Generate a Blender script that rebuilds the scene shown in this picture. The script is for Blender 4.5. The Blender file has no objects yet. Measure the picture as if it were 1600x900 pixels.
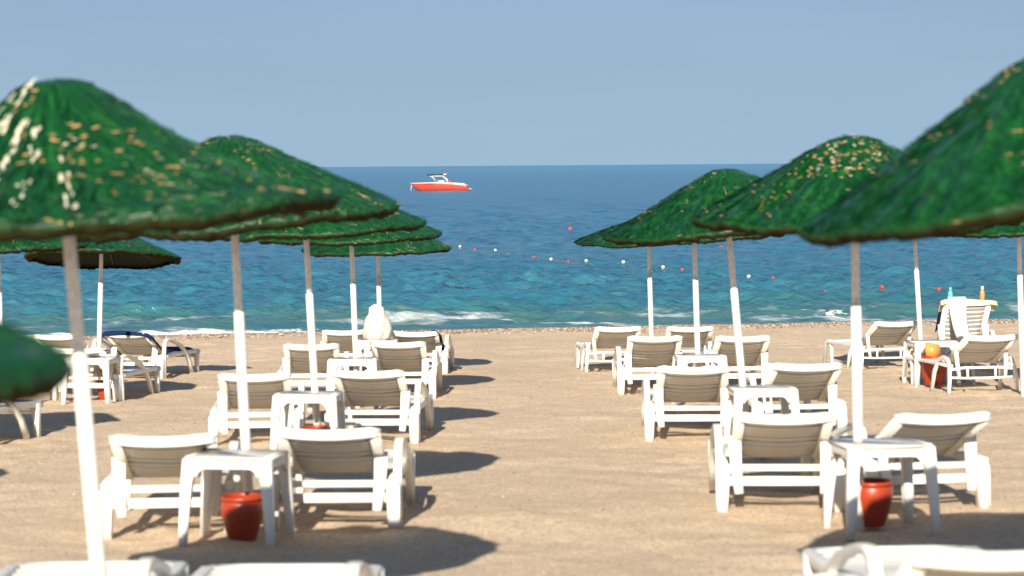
import bpy, bmesh, math, random
import numpy as np
from mathutils import Vector, Matrix, Euler

random.seed(7); rng = np.random.default_rng(11)
S = bpy.context.scene
C = S.collection
R_ = math.radians

# ------------------------------------------------------------------ camera
CAM_H = 3.28; F = 3400.0; PITCH = math.atan(191.5 / F); ROLL = math.atan(0.0075)
cd = bpy.data.cameras.new('camera'); cam = bpy.data.objects.new('camera', cd); C.objects.link(cam)
cd.sensor_width = 36; cd.lens = F * 36 / 1600; cd.clip_start = 0.1; cd.clip_end = 60000
CM = Matrix.Rotation(math.pi / 2 - PITCH, 4, 'X') @ Matrix.Rotation(-ROLL, 4, 'Z')
cam.matrix_world = Matrix.Translation((0, 0, CAM_H)) @ CM
cd.dof.use_dof = True; cd.dof.focus_distance = 48; cd.dof.aperture_fstop = 3.1
S.camera = cam

# ------------------------------------------------------------------ light
SUN_EL, SUN_AZ = R_(25.5), R_(187.3)
W = bpy.data.worlds.new('World'); S.world = W; W.use_nodes = True
wn = W.node_tree.nodes; wl = W.node_tree.links; wn.clear()
sky = wn.new('ShaderNodeTexSky'); sky.sky_type = 'NISHITA'; sky.sun_disc = False
sky.sun_elevation = SUN_EL; sky.sun_rotation = SUN_AZ
sky.air_density = 1.0; sky.dust_density = 0.6; sky.ozone_density = 3.0
# hazy summer air: a blue grey veil, thickest at the horizon all the way round, thinning upward
wc = wn.new('ShaderNodeTexCoord'); wx = wn.new('ShaderNodeSeparateXYZ'); wl.new(wc.outputs['Generated'], wx.inputs[0])
wr = wn.new('ShaderNodeValToRGB'); wl.new(wx.outputs[2], wr.inputs[0])
for e, (p, c) in zip([wr.color_ramp.elements[0], wr.color_ramp.elements[1], wr.color_ramp.elements.new(0.07), wr.color_ramp.elements.new(0.3)],
                     [(0.0, (2.55, 3.9, 5.15)), (1.0, (0.9, 1.9, 4.6)), (0.078, (2.2, 3.15, 4.6)), (0.3, (1.35, 2.3, 4.3))]):
    e.position = p; e.color = (*c, 1)
wf = wn.new('ShaderNodeMapRange'); wl.new(wx.outputs[2], wf.inputs[0])
wf.inputs[1].default_value = 0.0; wf.inputs[2].default_value = 1.0; wf.inputs[3].default_value = 0.97; wf.inputs[4].default_value = 0.35
wm = wn.new('ShaderNodeMix'); wm.data_type = 'RGBA'; wl.new(wf.outputs[0], wm.inputs[0]); wl.new(wr.outputs[0], wm.inputs[7])
# very faint streaks of high cloud over the whole sky
wp = wn.new('ShaderNodeMapping'); wp.inputs['Scale'].default_value = (1, 1, 6); wl.new(wc.outputs['Generated'], wp.inputs[0])
wz = wn.new('ShaderNodeTexNoise'); wz.inputs['Scale'].default_value = 3.2; wz.inputs['Detail'].default_value = 5; wl.new(wp.outputs[0], wz.inputs['Vector'])
wq = wn.new('ShaderNodeMapRange'); wl.new(wz.outputs['Fac'], wq.inputs[0])
wq.inputs[1].default_value = 0.35; wq.inputs[2].default_value = 0.65; wq.inputs[3].default_value = 0.985; wq.inputs[4].default_value = 1.03
wv_ = wn.new('ShaderNodeVectorMath'); wv_.operation = 'SCALE'; wl.new(wm.outputs[2], wv_.inputs[0]); wl.new(wq.outputs[0], wv_.inputs['Scale'])
wb = wn.new('ShaderNodeBackground'); wb.inputs[1].default_value = 0.071
wo = wn.new('ShaderNodeOutputWorld')
wl.new(sky.outputs[0], wm.inputs[6]); wl.new(wv_.outputs[0], wb.inputs[0]); wl.new(wb.outputs[0], wo.inputs[0])
sd = bpy.data.lights.new('sun', 'SUN'); sd.energy = 5.0; sd.angle = R_(0.53); sd.color = (1, 0.93, 0.82)
so = bpy.data.objects.new('sun', sd); C.objects.link(so)
tosun = Vector((math.sin(SUN_AZ) * math.cos(SUN_EL), math.cos(SUN_AZ) * math.cos(SUN_EL), math.sin(SUN_EL)))
so.rotation_euler = (-tosun).to_track_quat('-Z', 'Y').to_euler(); so.location = (-3, -20, 15)
S.view_settings.view_transform = 'Standard'; S.view_settings.look = 'None'
S.view_settings.exposure = 0.85; S.view_settings.gamma = 1
S.render.engine = 'CYCLES'; S.cycles.max_bounces = 6

# ------------------------------------------------------------------ helpers
def pix(x, y, Y):
    """world point at depth Y seen at photo pixel (x, y) of 1600x900"""
    d = CM.to_3x3() @ Vector(((x - 800) / F, (450 - y) / F, -1))
    k = Y / d.y
    return Vector((d.x * k, Y, CAM_H + d.z * k))
def shoreY(X): return 43.7 + 0.15 * X
def smooth(a, b, t):
    t = np.clip((t - a) / (b - a), 0, 1); return t * t * (3 - 2 * t)
def ground_base(X, Y):
    d = shoreY(X) - Y
    z = 0.0373 * d
    z = np.where(d < 0.5, 0.0187 + 0.075 * (d - 0.5), z)
    return np.maximum(z, -3.0)
def GZ(X, Y): return float(ground_base(np.array(X), np.array(Y))) - 0.006

def tag(o, label=None, cat=None, group=None, kind=None):
    if label: o['label'] = label
    if cat: o['category'] = cat
    if group: o['group'] = group
    if kind: o['kind'] = kind
    return o
def empty(name, loc, rz=0, rot=None):
    o = bpy.data.objects.new(name, None); C.objects.link(o); o.location = loc
    o.rotation_euler = rot if rot else (0, 0, rz); o.empty_display_size = 0.2
    return o
def link(name, me, parent=None, loc=(0, 0, 0), rot=(0, 0, 0)):
    o = bpy.data.objects.new(name, me); C.objects.link(o); o.parent = parent
    o.location = loc; o.rotation_euler = rot
    return o
def mesh_from(name, V, Fc, mat, smooth_=True):
    me = bpy.data.meshes.new(name); me.from_pydata([tuple(v) for v in V], [], Fc)
    me.validate(); me.update()
    if smooth_: me.polygons.foreach_set('use_smooth', [True] * len(me.polygons))
    me.materials.append(mat); return me
CACHE = {}
def cached(key, fn):
    if key not in CACHE: CACHE[key] = fn()
    return CACHE[key]

def rrect(w, h, r=None, n=2):
    """rounded rectangle outline"""
    r = min(w, h) * 0.18 if r is None else min(r, w / 2.01, h / 2.01)
    out = []
    for cx, cy, a0 in ((w/2-r, h/2-r, 0), (-w/2+r, h/2-r, 90), (-w/2+r, -h/2+r, 180), (w/2-r, -h/2+r, 270)):
        for k in range(n + 1):
            a = R_(a0 + 90 * k / n); out.append((cx + r * math.cos(a), cy + r * math.sin(a)))
    return out
def sweep(name, path, ws, hs, side, mat, r=None, me=True):
    """rounded-rect section swept along path; w measured along `side`, h along the in-plane normal"""
    path = [Vector(p) for p in path]; side = Vector(side).normalized(); n = len(path)
    if not hasattr(ws, '__len__'): ws = [ws] * n
    if not hasattr(hs, '__len__'): hs = [hs] * n
    V = []; Fc = []; m = 12
    for i, p in enumerate(path):
        t = (path[min(i + 1, n - 1)] - path[max(i - 1, 0)]).normalized()
        nn = t.cross(side).normalized(); sd_ = nn.cross(t).normalized()
        for a, b in rrect(ws[i], hs[i], r): V.append(p + sd_ * a + nn * b)
    for i in range(n - 1):
        for k in range(m):
            a = i * m + k; b = i * m + (k + 1) % m
            Fc.append((a, b, b + m, a + m))
    Fc.append(tuple(range(m - 1, -1, -1))); Fc.append(tuple(range((n - 1) * m, n * m)))
    if not me: return V, Fc
    M = mesh_from(name, V, Fc, mat)
    bm = bmesh.new(); bm.from_mesh(M); bmesh.ops.recalc_face_normals(bm, faces=bm.faces)
    for f in bm.faces: f.smooth = len(f.verts) == 4
    bm.to_mesh(M); bm.free(); return M
def join(name, parts, mat):
    V = []; Fc = []
    for v, f in parts:
        o = len(V); V += list(v); Fc += [tuple(i + o for i in q) for q in f]
    M = mesh_from(name, V, Fc, mat)
    bm = bmesh.new(); bm.from_mesh(M); bmesh.ops.recalc_face_normals(bm, faces=bm.faces)
    for f in bm.faces: f.smooth = len(f.verts) == 4
    bm.to_mesh(M); bm.free(); return M
def box(name, c, s, mat, bev=0.006, seg=2, vert_bev=0):
    bm = bmesh.new(); bmesh.ops.create_cube(bm, size=1)
    for v in bm.verts: v.co = Vector((v.co.x * s[0] + c[0], v.co.y * s[1] + c[1], v.co.z * s[2] + c[2]))
    if vert_bev:
        e = [e for e in bm.edges if abs(e.verts[0].co.z - e.verts[1].co.z) > 1e-4]
        bmesh.ops.bevel(bm, geom=e, offset=vert_bev, segments=5, affect='EDGES')
        e = [e for e in bm.edges if abs(e.verts[0].co.z - e.verts[1].co.z) < 1e-5 and len(e.link_faces) == 2 and max(len(f.verts) for f in e.link_faces) > 6]
        bmesh.ops.bevel(bm, geom=e, offset=bev, segments=seg, affect='EDGES')
    elif bev:
        bmesh.ops.bevel(bm, geom=list(bm.edges), offset=bev, segments=seg, affect='EDGES')
    me = bpy.data.meshes.new(name); bm.to_mesh(me); bm.free(); me.materials.append(mat)
    me.polygons.foreach_set('use_smooth', [True] * len(me.polygons)); return me
def lathe(name, prof, mat, n=24, close=False):
    V = []; Fc = []; m = len(prof)
    for k in range(n):
        a = 2 * math.pi * k / n
        for r, z in prof: V.append((r * math.cos(a), r * math.sin(a), z))
    for k in range(n):
        for j in range(m - 1):
            a = k * m + j; b = ((k + 1) % n) * m + j
            Fc.append((a, b, b + 1, a + 1))
    me = mesh_from(name, V, Fc, mat)
    bm = bmesh.new(); bm.from_mesh(me); bmesh.ops.remove_doubles(bm, verts=bm.verts, dist=1e-5)
    bmesh.ops.recalc_face_normals(bm, faces=bm.faces)
    for f in bm.faces: f.smooth = True
    bm.to_mesh(me); bm.free(); return me
def tube(name, pts, r, mat, n=8):
    return sweep(name, pts, 2 * r, 2 * r, (0.01, 0.02, 1) if abs((Vector(pts[-1]) - Vector(pts[0])).normalized().z) < 0.9 else (1, 0, 0), mat, r=r)

# value noise in numpy
def vnoise(x, y, seed=0):
    xi = np.floor(x).astype(np.int64); yi = np.floor(y).astype(np.int64)
    fx = x - xi; fy = y - yi; fx = fx * fx * (3 - 2 * fx); fy = fy * fy * (3 - 2 * fy)
    def h(a, b):
        n = (a * 374761393 + b * 668265263 + seed * 974634777) & 0xFFFFFFFF
        n = ((n ^ (n >> 13)) * 1274126177) & 0xFFFFFFFF
        return ((n ^ (n >> 16)) & 0xFFFF) / 65535.0
    return (h(xi, yi) * (1 - fx) + h(xi + 1, yi) * fx) * (1 - fy) + (h(xi, yi + 1) * (1 - fx) + h(xi + 1, yi + 1) * fx) * fy - 0.5

# ------------------------------------------------------------------ materials
class NT:
    def __init__(s, name):
        s.m = bpy.data.materials.new(name); s.m.use_nodes = True; s.t = s.m.node_tree
        s.b = s.t.nodes['Principled BSDF']
    def n(s, t, **k):
        o = s.t.nodes.new(t)
        for a, v in k.items():
            if a.startswith('i_'): o.inputs[a[2:].replace('_', ' ')].default_value = v
            else: setattr(o, a, v)
        return o
    def l(s, a, b): s.t.links.new(a, b)
    def noise(s, vec, scale, detail=4, rough=0.6):
        o = s.n('ShaderNodeTexNoise'); o.inputs['Scale'].default_value = scale; o.inputs['Detail'].default_value = detail
        o.inputs['Roughness'].default_value = rough
        if vec: s.l(vec, o.inputs['Vector'])
        return o
    def ramp(s, fac, stops):
        o = s.n('ShaderNodeValToRGB'); cr = o.color_ramp
        while len(cr.elements) < len(stops): cr.elements.new(0.5)
        for e, (p, c) in zip(cr.elements, stops): e.position = p; e.color = (*c, 1) if len(c) == 3 else c
        s.l(fac, o.inputs[0]); return o
    def mix(s, fac, a, b, mode='MIX'):
        o = s.n('ShaderNodeMix', data_type='RGBA', blend_type=mode)
        for i, v in ((0, fac), (6, a), (7, b)):
            if isinstance(v, (int, float)): o.inputs[i].default_value = v
            elif isinstance(v, tuple): o.inputs[i].default_value = (*v, 1)
            else: s.l(v, o.inputs[i])
        return o.outputs[2]
    def math(s, op, a, b=0.0, clamp=False):
        o = s.n('ShaderNodeMath', operation=op, use_clamp=clamp)
        for i, v in ((0, a), (1, b)):
            if isinstance(v, (int, float)): o.inputs[i].default_value = v
            else: s.l(v, o.inputs[i])
        return o.outputs[0]
    def bump(s, h, strength=0.3, dist=0.01, normal=None):
        o = s.n('ShaderNodeBump'); o.inputs['Strength'].default_value = strength; o.inputs['Distance'].default_value = dist
        s.l(h, o.inputs['Height'])
        if normal: s.l(normal, o.inputs['Normal'])
        s.l(o.outputs[0], s.b.inputs['Normal']); return o.outputs[0]
def obj_coord(t): return t.n('ShaderNodeTexCoord').outputs['Object']

def plain(name, col, rough=0.5, var=0.12, scale=8, spec=0.5, metal=0, bump=0.1, bscale=60):
    t = NT(name); co = obj_coord(t)
    n = t.noise(co, scale, 5)
    c2 = tuple(max(0, c * (1 - var)) for c in col)
    t.l(t.mix(n.outputs['Fac'], c2, col), t.b.inputs['Base Color'])
    t.b.inputs['Roughness'].default_value = rough; t.b.inputs['Metallic'].default_value = metal
    t.b.inputs['Specular IOR Level'].default_value = spec
    if bump: t.bump(t.noise(co, bscale, 3).outputs['Fac'], bump, 0.002)
    return t.m

def plastic_mat(name='white_plastic', k=1.0, kb=1.0):
    t = NT(name); co = obj_coord(t)
    n = t.noise(co, 7, 6, 0.65); n2 = t.noise(co, 60, 4)
    base = t.mix(t.ramp(n.outputs['Fac'], [(0.35, (0, 0, 0)), (0.75, (1, 1, 1))]).outputs[0], (0.80 * k, 0.775 * k, 0.70 * k * kb), (0.72 * k, 0.68 * k, 0.59 * k * kb))
    # sand dust and rusty grime splashed on the lower legs
    g = t.n('ShaderNodeNewGeometry'); oi = t.n('ShaderNodeTexCoord')
    base = t.mix(t.ramp(n2.outputs['Fac'], [(0.62, (0, 0, 0)), (0.75, (0.35, 0.35, 0.35))]).outputs[0], base, (0.55, 0.46, 0.34))
    t.l(base, t.b.inputs['Base Color']); t.b.inputs['Roughness'].default_value = 0.42
    t.bump(n2.outputs['Fac'], 0.15, 0.001)
    return t.m
def sand_mat():
    t = NT('sand'); co = obj_coord(t)
    big = t.noise(co, 0.5, 5); mid = t.noise(co, 5, 5, 0.6); fine = t.noise(co, 60, 3, 0.7)
    vor = t.n('ShaderNodeTexVoronoi'); vor.inputs['Scale'].default_value = 62; t.l(co, vor.inputs['Vector'])
    c = t.mix(t.ramp(big.outputs['Fac'], [(0.35, (0, 0, 0)), (0.65, (1, 1, 1))]).outputs[0], (0.575, 0.44, 0.30), (0.64, 0.495, 0.34))
    c = t.mix(t.ramp(mid.outputs['Fac'], [(0.45, (0, 0, 0)), (0.8, (0.8, 0.8, 0.8))]).outputs[0], c, (0.54, 0.40, 0.268))
    # single grains and little stones: each cell its own shade
    hsv = t.n('ShaderNodeSeparateColor'); t.l(vor.outputs['Color'], hsv.inputs[0])
    gr = t.ramp(hsv.outputs[0], [(0.0, (0.55, 0.50, 0.46)), (0.12, (0.88, 0.86, 0.84)), (0.85, (1.02, 1.02, 1.02)), (1.0, (1.3, 1.3, 1.26))])
    c = t.mix(1.0, c, gr.outputs[0], 'MULTIPLY')
    # wet strip by the water
    at = t.n('ShaderNodeAttribute', attribute_name='shore')
    ws = t.math('ADD', at.outputs['Fac'], t.math('MULTIPLY', t.noise(co, 1.3, 4).outputs['Fac'], 0.7))
    wet = t.ramp(ws, [(0.62, (1, 1, 1)), (1.0, (0, 0, 0))])
    c = t.mix(wet.outputs[0], c, (0.20, 0.145, 0.095))
    t.l(c, t.b.inputs['Base Color']); t.b.inputs['Roughness'].default_value = 0.9
    t.b.inputs['Specular IOR Level'].default_value = 0.2
    h = t.math('ADD', t.math('MULTIPLY', mid.outputs['Fac'], 2.0), t.math('MULTIPLY', vor.outputs['Distance'], -0.5))
    h = t.math('ADD', h, t.math('MULTIPLY', fine.outputs['Fac'], 0.5))
    t.bump(h, 0.6, 0.010)
    return t.m
def water_mat():
    t = NT('sea_water'); co = obj_coord(t)
    at = t.n('ShaderNodeAttribute', attribute_name='shore').outputs['Fac']
    mp = t.n('ShaderNodeMapping'); mp.inputs['Scale'].default_value = (0.7, 1, 1); t.l(co, mp.inputs[0]); v = mp.outputs[0]
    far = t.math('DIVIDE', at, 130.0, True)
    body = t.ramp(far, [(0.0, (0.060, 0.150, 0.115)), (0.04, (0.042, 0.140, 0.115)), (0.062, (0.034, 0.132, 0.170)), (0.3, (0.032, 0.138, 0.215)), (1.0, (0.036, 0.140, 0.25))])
    mp2 = t.n('ShaderNodeMapping'); mp2.inputs['Scale'].default_value = (0.25, 1, 1); t.l(co, mp2.inputs[0]); v2 = mp2.outputs[0]
    cl1 = t.noise(v2, 0.022, 6, 0.7); cl2 = t.noise(v, 0.9, 4, 0.75)
    cloud = t.ramp(t.math('ADD', t.math('MULTIPLY', cl1.outputs['Fac'], 0.25), t.math('MULTIPLY', cl2.outputs['Fac'], 0.75)), [(0.43, (0, 0, 0)), (0.58, (1, 1, 1))])
    col = t.mix(t.math('MULTIPLY', cloud.outputs[0], 0.6), body.outputs[0], (0.014, 0.10, 0.17))  # dark water patches plus ripple shading, both put into the colour
    fr_ = t.math('DIVIDE', at, 1500.0, True); col = t.mix(t.math('POWER', fr_, 0.6), col, (0.062, 0.21, 0.33))  # haze towards the horizon painted into the water colour
    # foam: webs in the surf and a lip at the water's edge
    fz = t.noise(v, 0.45, 6, 0.62); f2 = t.noise(v, 2.2, 9, 0.78)
    wv = t.n('ShaderNodeTexVoronoi', feature='DISTANCE_TO_EDGE'); wv.inputs['Scale'].default_value = 0.75
    dv = t.mix(0.55, v, t.noise(v, 1.6, 4).outputs['Color']); t.l(dv, wv.inputs['Vector'])
    web = t.ramp(wv.outputs['Distance'], [(0.0, (1, 1, 1)), (0.10, (0, 0, 0))])
    band = t.ramp(t.math('DIVIDE', at, 10.0, True), [(0.0, (1, 1, 1)), (0.12, (0.75, 0.75, 0.75)), (0.45, (0.45, 0.45, 0.45)), (0.7, (0, 0, 0))])
    patch = t.ramp(fz.outputs['Fac'], [(0.46, (0, 0, 0)), (0.60, (1, 1, 1))])
    webf = t.math('MULTIPLY', t.math('MULTIPLY', web.outputs[0], patch.outputs[0]), band.outputs[0])
    thr = t.math('ADD', f2.outputs['Fac'], t.math('MULTIPLY', t.math('SUBTRACT', fz.outputs['Fac'], 0.5), 1.1))
    thr = t.math('ADD', thr, t.math('MULTIPLY', band.outputs[0], 0.07))
    # more broken white water on the left edge and to the right of the middle, as the surf lies
    sx = t.n('ShaderNodeSeparateXYZ'); t.l(co, sx.inputs[0])
    lip = t.ramp(t.math('DIVIDE', at, 3.0, True), [(0.0, (1, 1, 1)), (0.3, (0.55, 0.55, 0.55)), (0.5, (0, 0, 0))])
    lft = t.n('ShaderNodeMapRange'); t.l(sx.outputs[0], lft.inputs[0])
    lft.inputs[1].default_value = -5.5; lft.inputs[2].default_value = -2.0; lft.inputs[3].default_value = 0.33; lft.inputs[4].default_value = -0.02
    rgt = t.n('ShaderNodeMath', operation='SUBTRACT'); t.l(sx.outputs[0], rgt.inputs[0]); rgt.inputs[1].default_value = 7.1
    rg = t.math('SUBTRACT', 1.0, t.math('DIVIDE', t.math('ABSOLUTE', rgt.outputs[0]), 2.1), True)
    rgd = t.math('SUBTRACT', 1.0, t.math('DIVIDE', t.math('ABSOLUTE', t.math('SUBTRACT', at, 2.6)), 2.6), True)
    thr = t.math('ADD', thr, t.math('MULTIPLY', lip.outputs[0], lft.outputs[0]))
    thr = t.math('ADD', thr, t.math('MULTIPLY', t.math('MULTIPLY', rg, rgd), 0.28))
    bl = t.ramp(thr, [(0.765, (0, 0, 0)), (0.82, (1, 1, 1))])
    foam = t.math('MAXIMUM', t.math('MULTIPLY', bl.outputs[0], t.math('MULTIPLY', band.outputs[0], 1.5, True)), t.math('MULTIPLY', webf, 1.0), True)
    col = t.mix(foam, col, (0.80, 0.80, 0.76))
    t.l(col, t.b.inputs['Base Color'])
    ro = t.math('ADD', 0.10, t.math('MULTIPLY', far, 0.16)); ro = t.math('ADD', ro, t.math('MULTIPLY', foam, 0.5))
    t.l(ro, t.b.inputs['Roughness']); t.b.inputs['IOR'].default_value = 1.33
    n1 = t.noise(v, 1.3, 6, 0.65); n2 = t.noise(v, 0.3, 4, 0.55); n3 = t.noise(v, 6, 4, 0.6)
    h = t.math('ADD', t.math('MULTIPLY', n1.outputs['Fac'], 0.55), t.math('MULTIPLY', n2.outputs['Fac'], 0.7))
    h = t.math('ADD', h, t.math('MULTIPLY', n3.outputs['Fac'], 0.10))
    n4 = t.noise(v, 0.09, 5, 0.7); h = t.math('ADD', h, t.math('MULTIPLY', t.math('MULTIPLY', n4.outputs['Fac'], far), 5.0))
    t.bump(h, 1.0, 0.42)
    return t.m
def thatch_mat(name, rough, strands):
    t = NT(name); co = obj_coord(t)
    at = t.n('ShaderNodeAttribute', attribute_name='tint').outputs['Fac']
    n = t.noise(co, 9, 5, 0.7); n2 = t.noise(co, 40, 4, 0.7)
    a = t.math('ADD', t.math('MULTIPLY', at, 0.55), t.math('MULTIPLY', n.outputs['Fac'], 0.45))
    g = t.ramp(a, [(0.2, (0.0012, 0.022, 0.006)), (0.5, (0.0025, 0.053, 0.010)), (0.8, (0.013, 0.105, 0.014))])
    if strands:
        tan = t.ramp(at, [(0.955, (0, 0, 0)), (0.965, (1, 1, 1))])
        c = t.mix(tan.outputs[0], g.outputs[0], t.mix(n2.outputs['Fac'], (0.42, 0.20, 0.06), (0.62, 0.42, 0.18)))
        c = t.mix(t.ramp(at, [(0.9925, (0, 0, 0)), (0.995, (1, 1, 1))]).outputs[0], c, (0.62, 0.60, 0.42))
    else:
        worn = t.ramp(t.math('ADD', t.math('MULTIPLY', n.outputs['Fac'], 0.6), t.math('MULTIPLY', n2.outputs['Fac'], 0.4)), [(0.60, (0, 0, 0)), (0.68, (1, 1, 1))])
        c = t.mix(worn.outputs[0], g.outputs[0], (0.22, 0.18, 0.05))
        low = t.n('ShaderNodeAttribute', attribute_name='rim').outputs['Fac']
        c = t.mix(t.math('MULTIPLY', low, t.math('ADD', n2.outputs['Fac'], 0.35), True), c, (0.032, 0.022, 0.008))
    t.l(c, t.b.inputs['Base Color'])
    rr = t.n('ShaderNodeAttribute', attribute_name='rim').outputs['Fac']
    t.l(t.math('ADD', rough, t.math('MULTIPLY', rr, 1.2), True), t.b.inputs['Roughness'])
    t.l(t.math('SUBTRACT', 0.45, t.math('MULTIPLY', rr, 0.4), True), t.b.inputs['Specular IOR Level'])
    t.bump(n2.outputs['Fac'], 0.5, 0.006)
    return t.m
def pole_mat():
    t = NT('weathered_steel'); co = obj_coord(t)
    mp = t.n('ShaderNodeMapping'); mp.inputs['Scale'].default_value = (3, 3, 1); t.l(co, mp.inputs[0])
    n = t.noise(mp.outputs[0], 22, 6, 0.75)
    c = t.ramp(n.outputs['Fac'], [(0.35, (0.52, 0.54, 0.56)), (0.5, (0.76, 0.78, 0.80)), (0.58, (0.93, 0.93, 0.92))])
    t.l(c.outputs[0], t.b.inputs['Base Color']); t.b.inputs['Roughness'].default_value = 0.5; t.b.inputs['Metallic'].default_value = 0.1
    t.bump(n.outputs['Fac'], 0.4, 0.003); return t.m
def bag_mat():
    t = NT('thin_plastic_film'); co = obj_coord(t); n = t.noise(co, 14, 4)
    t.l(t.mix(n.outputs['Fac'], (0.60, 0.55, 0.46), (0.80, 0.76, 0.68)), t.b.inputs['Base Color'])
    t.b.inputs['Roughness'].default_value = 0.35; t.b.inputs['Transmission Weight'].default_value = 0.25
    t.bump(t.noise(co, 22, 5, 0.7).outputs['Fac'], 0.8, 0.02); return t.m

M_PL = plastic_mat(); M_PL_DARK = plastic_mat('darker_white_plastic', 0.76, 1.02); M_SAND = sand_mat(); M_SEA = water_mat(); M_POLE = pole_mat()  # second plastic is a darker, greyer copy for slats and tabletops
M_PAINT = plain('white_pole_paint', (0.80, 0.77, 0.69), 0.45, 0.1, 12)
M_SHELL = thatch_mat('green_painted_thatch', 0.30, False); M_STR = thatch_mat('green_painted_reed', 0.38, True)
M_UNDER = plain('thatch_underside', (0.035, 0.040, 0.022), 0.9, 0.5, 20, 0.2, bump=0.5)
M_RIB = plain('dark_rib_steel', (0.07, 0.055, 0.04), 0.6, 0.3, 12)
M_POT = plain('terracotta_red_plastic', (0.36, 0.042, 0.012), 0.38, 0.25, 9)
M_NAVY = plain('navy_terry', (0.012, 0.022, 0.065), 0.95, 0.3, 30, 0.1, bump=0.7, bscale=300)
M_WTOW = plain('white_terry', (0.82, 0.80, 0.77), 0.95, 0.08, 30, 0.1, bump=0.7, bscale=300)
M_YTOW = plain('straw_terry', (0.72, 0.60, 0.38), 0.95, 0.15, 30, 0.1, bump=0.7, bscale=300)
M_TEAL = plain('teal_plastic', (0.09, 0.55, 0.50), 0.3, 0.1)
M_ORANGE = plain('orange_plastic', (0.72, 0.27, 0.06), 0.35, 0.1)
M_CREAM = plain('cream_plastic', (0.75, 0.62, 0.42), 0.35, 0.1)
M_RED = plain('red_float_plastic', (0.62, 0.05, 0.03), 0.35, 0.2)
M_WFL = plain('white_float_plastic', (0.82, 0.82, 0.80), 0.35, 0.1)
M_ROPE = plain('float_rope', (0.12, 0.14, 0.12), 0.8, 0.3)
M_HULL = plain('orange_red_gelcoat', (0.52, 0.060, 0.035), 0.3, 0.25, 1.0)
M_DECK = plain('pale_deck_gelcoat', (0.78, 0.55, 0.40), 0.35, 0.1, 2)
M_BLACK = plain('black_canvas', (0.012, 0.012, 0.02), 0.7, 0.2)
M_BWHITE = plain('white_boat_metal', (0.78, 0.78, 0.76), 0.3, 0.08)
M_GLASS = plain('smoked_window', (0.02, 0.015, 0.015), 0.1, 0.1)
M_BAG = bag_mat()
def pebble_mat():
    t = NT('beach_pebbles'); at = t.n('ShaderNodeAttribute', attribute_name='tint').outputs['Fac']
    c = t.ramp(at, [(0.0, (0.10, 0.055, 0.035)), (0.35, (0.22, 0.14, 0.09)), (0.65, (0.36, 0.27, 0.19)), (0.85, (0.24, 0.22, 0.20)), (1.0, (0.55, 0.50, 0.44))])
    t.l(c.outputs[0], t.b.inputs['Base Color']); t.b.inputs['Roughness'].default_value = 0.75; return t.m
M_PEB = pebble_mat()

# ------------------------------------------------------------------ beach
def grid_mesh(name, xs, ys, zfn, mat, attr):
    X, Y = np.meshgrid(xs, ys) if xs.ndim == 1 else (xs, ys)
    ny, nx = X.shape; Z = zfn(X, Y)
    V = np.stack([X, Y, Z], -1).reshape(-1, 3).astype(np.float32)
    me = bpy.data.meshes.new(name); me.vertices.add(len(V)); me.vertices.foreach_set('co', V.ravel())
    i = np.arange((ny - 1) * nx).reshape(ny - 1, nx)[:, :-1].ravel()
    q = np.stack([i, i + 1, i + nx + 1, i + nx], -1).astype(np.int32)
    me.loops.add(q.size); me.loops.foreach_set('vertex_index', q.ravel())
    me.polygons.add(len(q)); me.polygons.foreach_set('loop_start', np.arange(len(q), dtype=np.int32) * 4)
    me.polygons.foreach_set('loop_total', np.full(len(q), 4, dtype=np.int32))
    me.polygons.foreach_set('use_smooth', np.ones(len(q), dtype=bool))
    me.update(calc_edges=True)
    a = me.attributes.new('shore', 'FLOAT', 'POINT'); a.data.foreach_set('value', attr(X, Y).ravel().astype(np.float32))
    me.materials.append(mat); return me
def relief(X, Y):
    z = 0.050 * vnoise(X * 0.45, Y * 0.45, 1) + 0.040 * vnoise(X * 1.3, Y * 1.3, 2) + 0.018 * vnoise(X * 3.7, Y * 3.7, 3) + 0.008 * vnoise(X * 9, Y * 9, 4)
    col = np.exp(-((X + 1.5) / 1.0) ** 2) + np.exp(-((X - 1.95) / 1.0) ** 2) + smooth(-3.4, -4.2, X) + smooth(4.0, 4.8, X)   # trodden sand round the furniture
    z = z + col * (0.030 * vnoise(X * 4.3, Y * 4.3, 6) + 0.016 * vnoise(X * 8, Y * 8, 7) - 0.012)
    d = shoreY(X) - Y
    return (z - 0.01) * smooth(0.0, 3.0, d) * smooth(70, 40, np.hypot(X, Y))
def sand_z(X, Y): return ground_base(X, Y) + relief(X, Y) + 0.03 * np.exp(-((shoreY(X) - Y - 1.0) / 0.5) ** 2)
xs = np.concatenate([-np.geomspace(2500, 14, 24), np.arange(-12, 12.01, 0.07), np.geomspace(14, 2500, 24)])
ys = np.concatenate([-np.geomspace(1500, 8, 16), np.arange(-4, 6, 1.0), np.arange(6, 30, 0.07), np.arange(30, 46, 0.1), [47, 50, 55, 70, 90, 200]])
beach = link('beach_sand', grid_mesh('beach_sand', xs, ys, sand_z, M_SAND, lambda X, Y: shoreY(X) - Y))
tag(beach, 'pale tan coarse sand beach sloping down to the sea', kind='structure')

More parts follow.
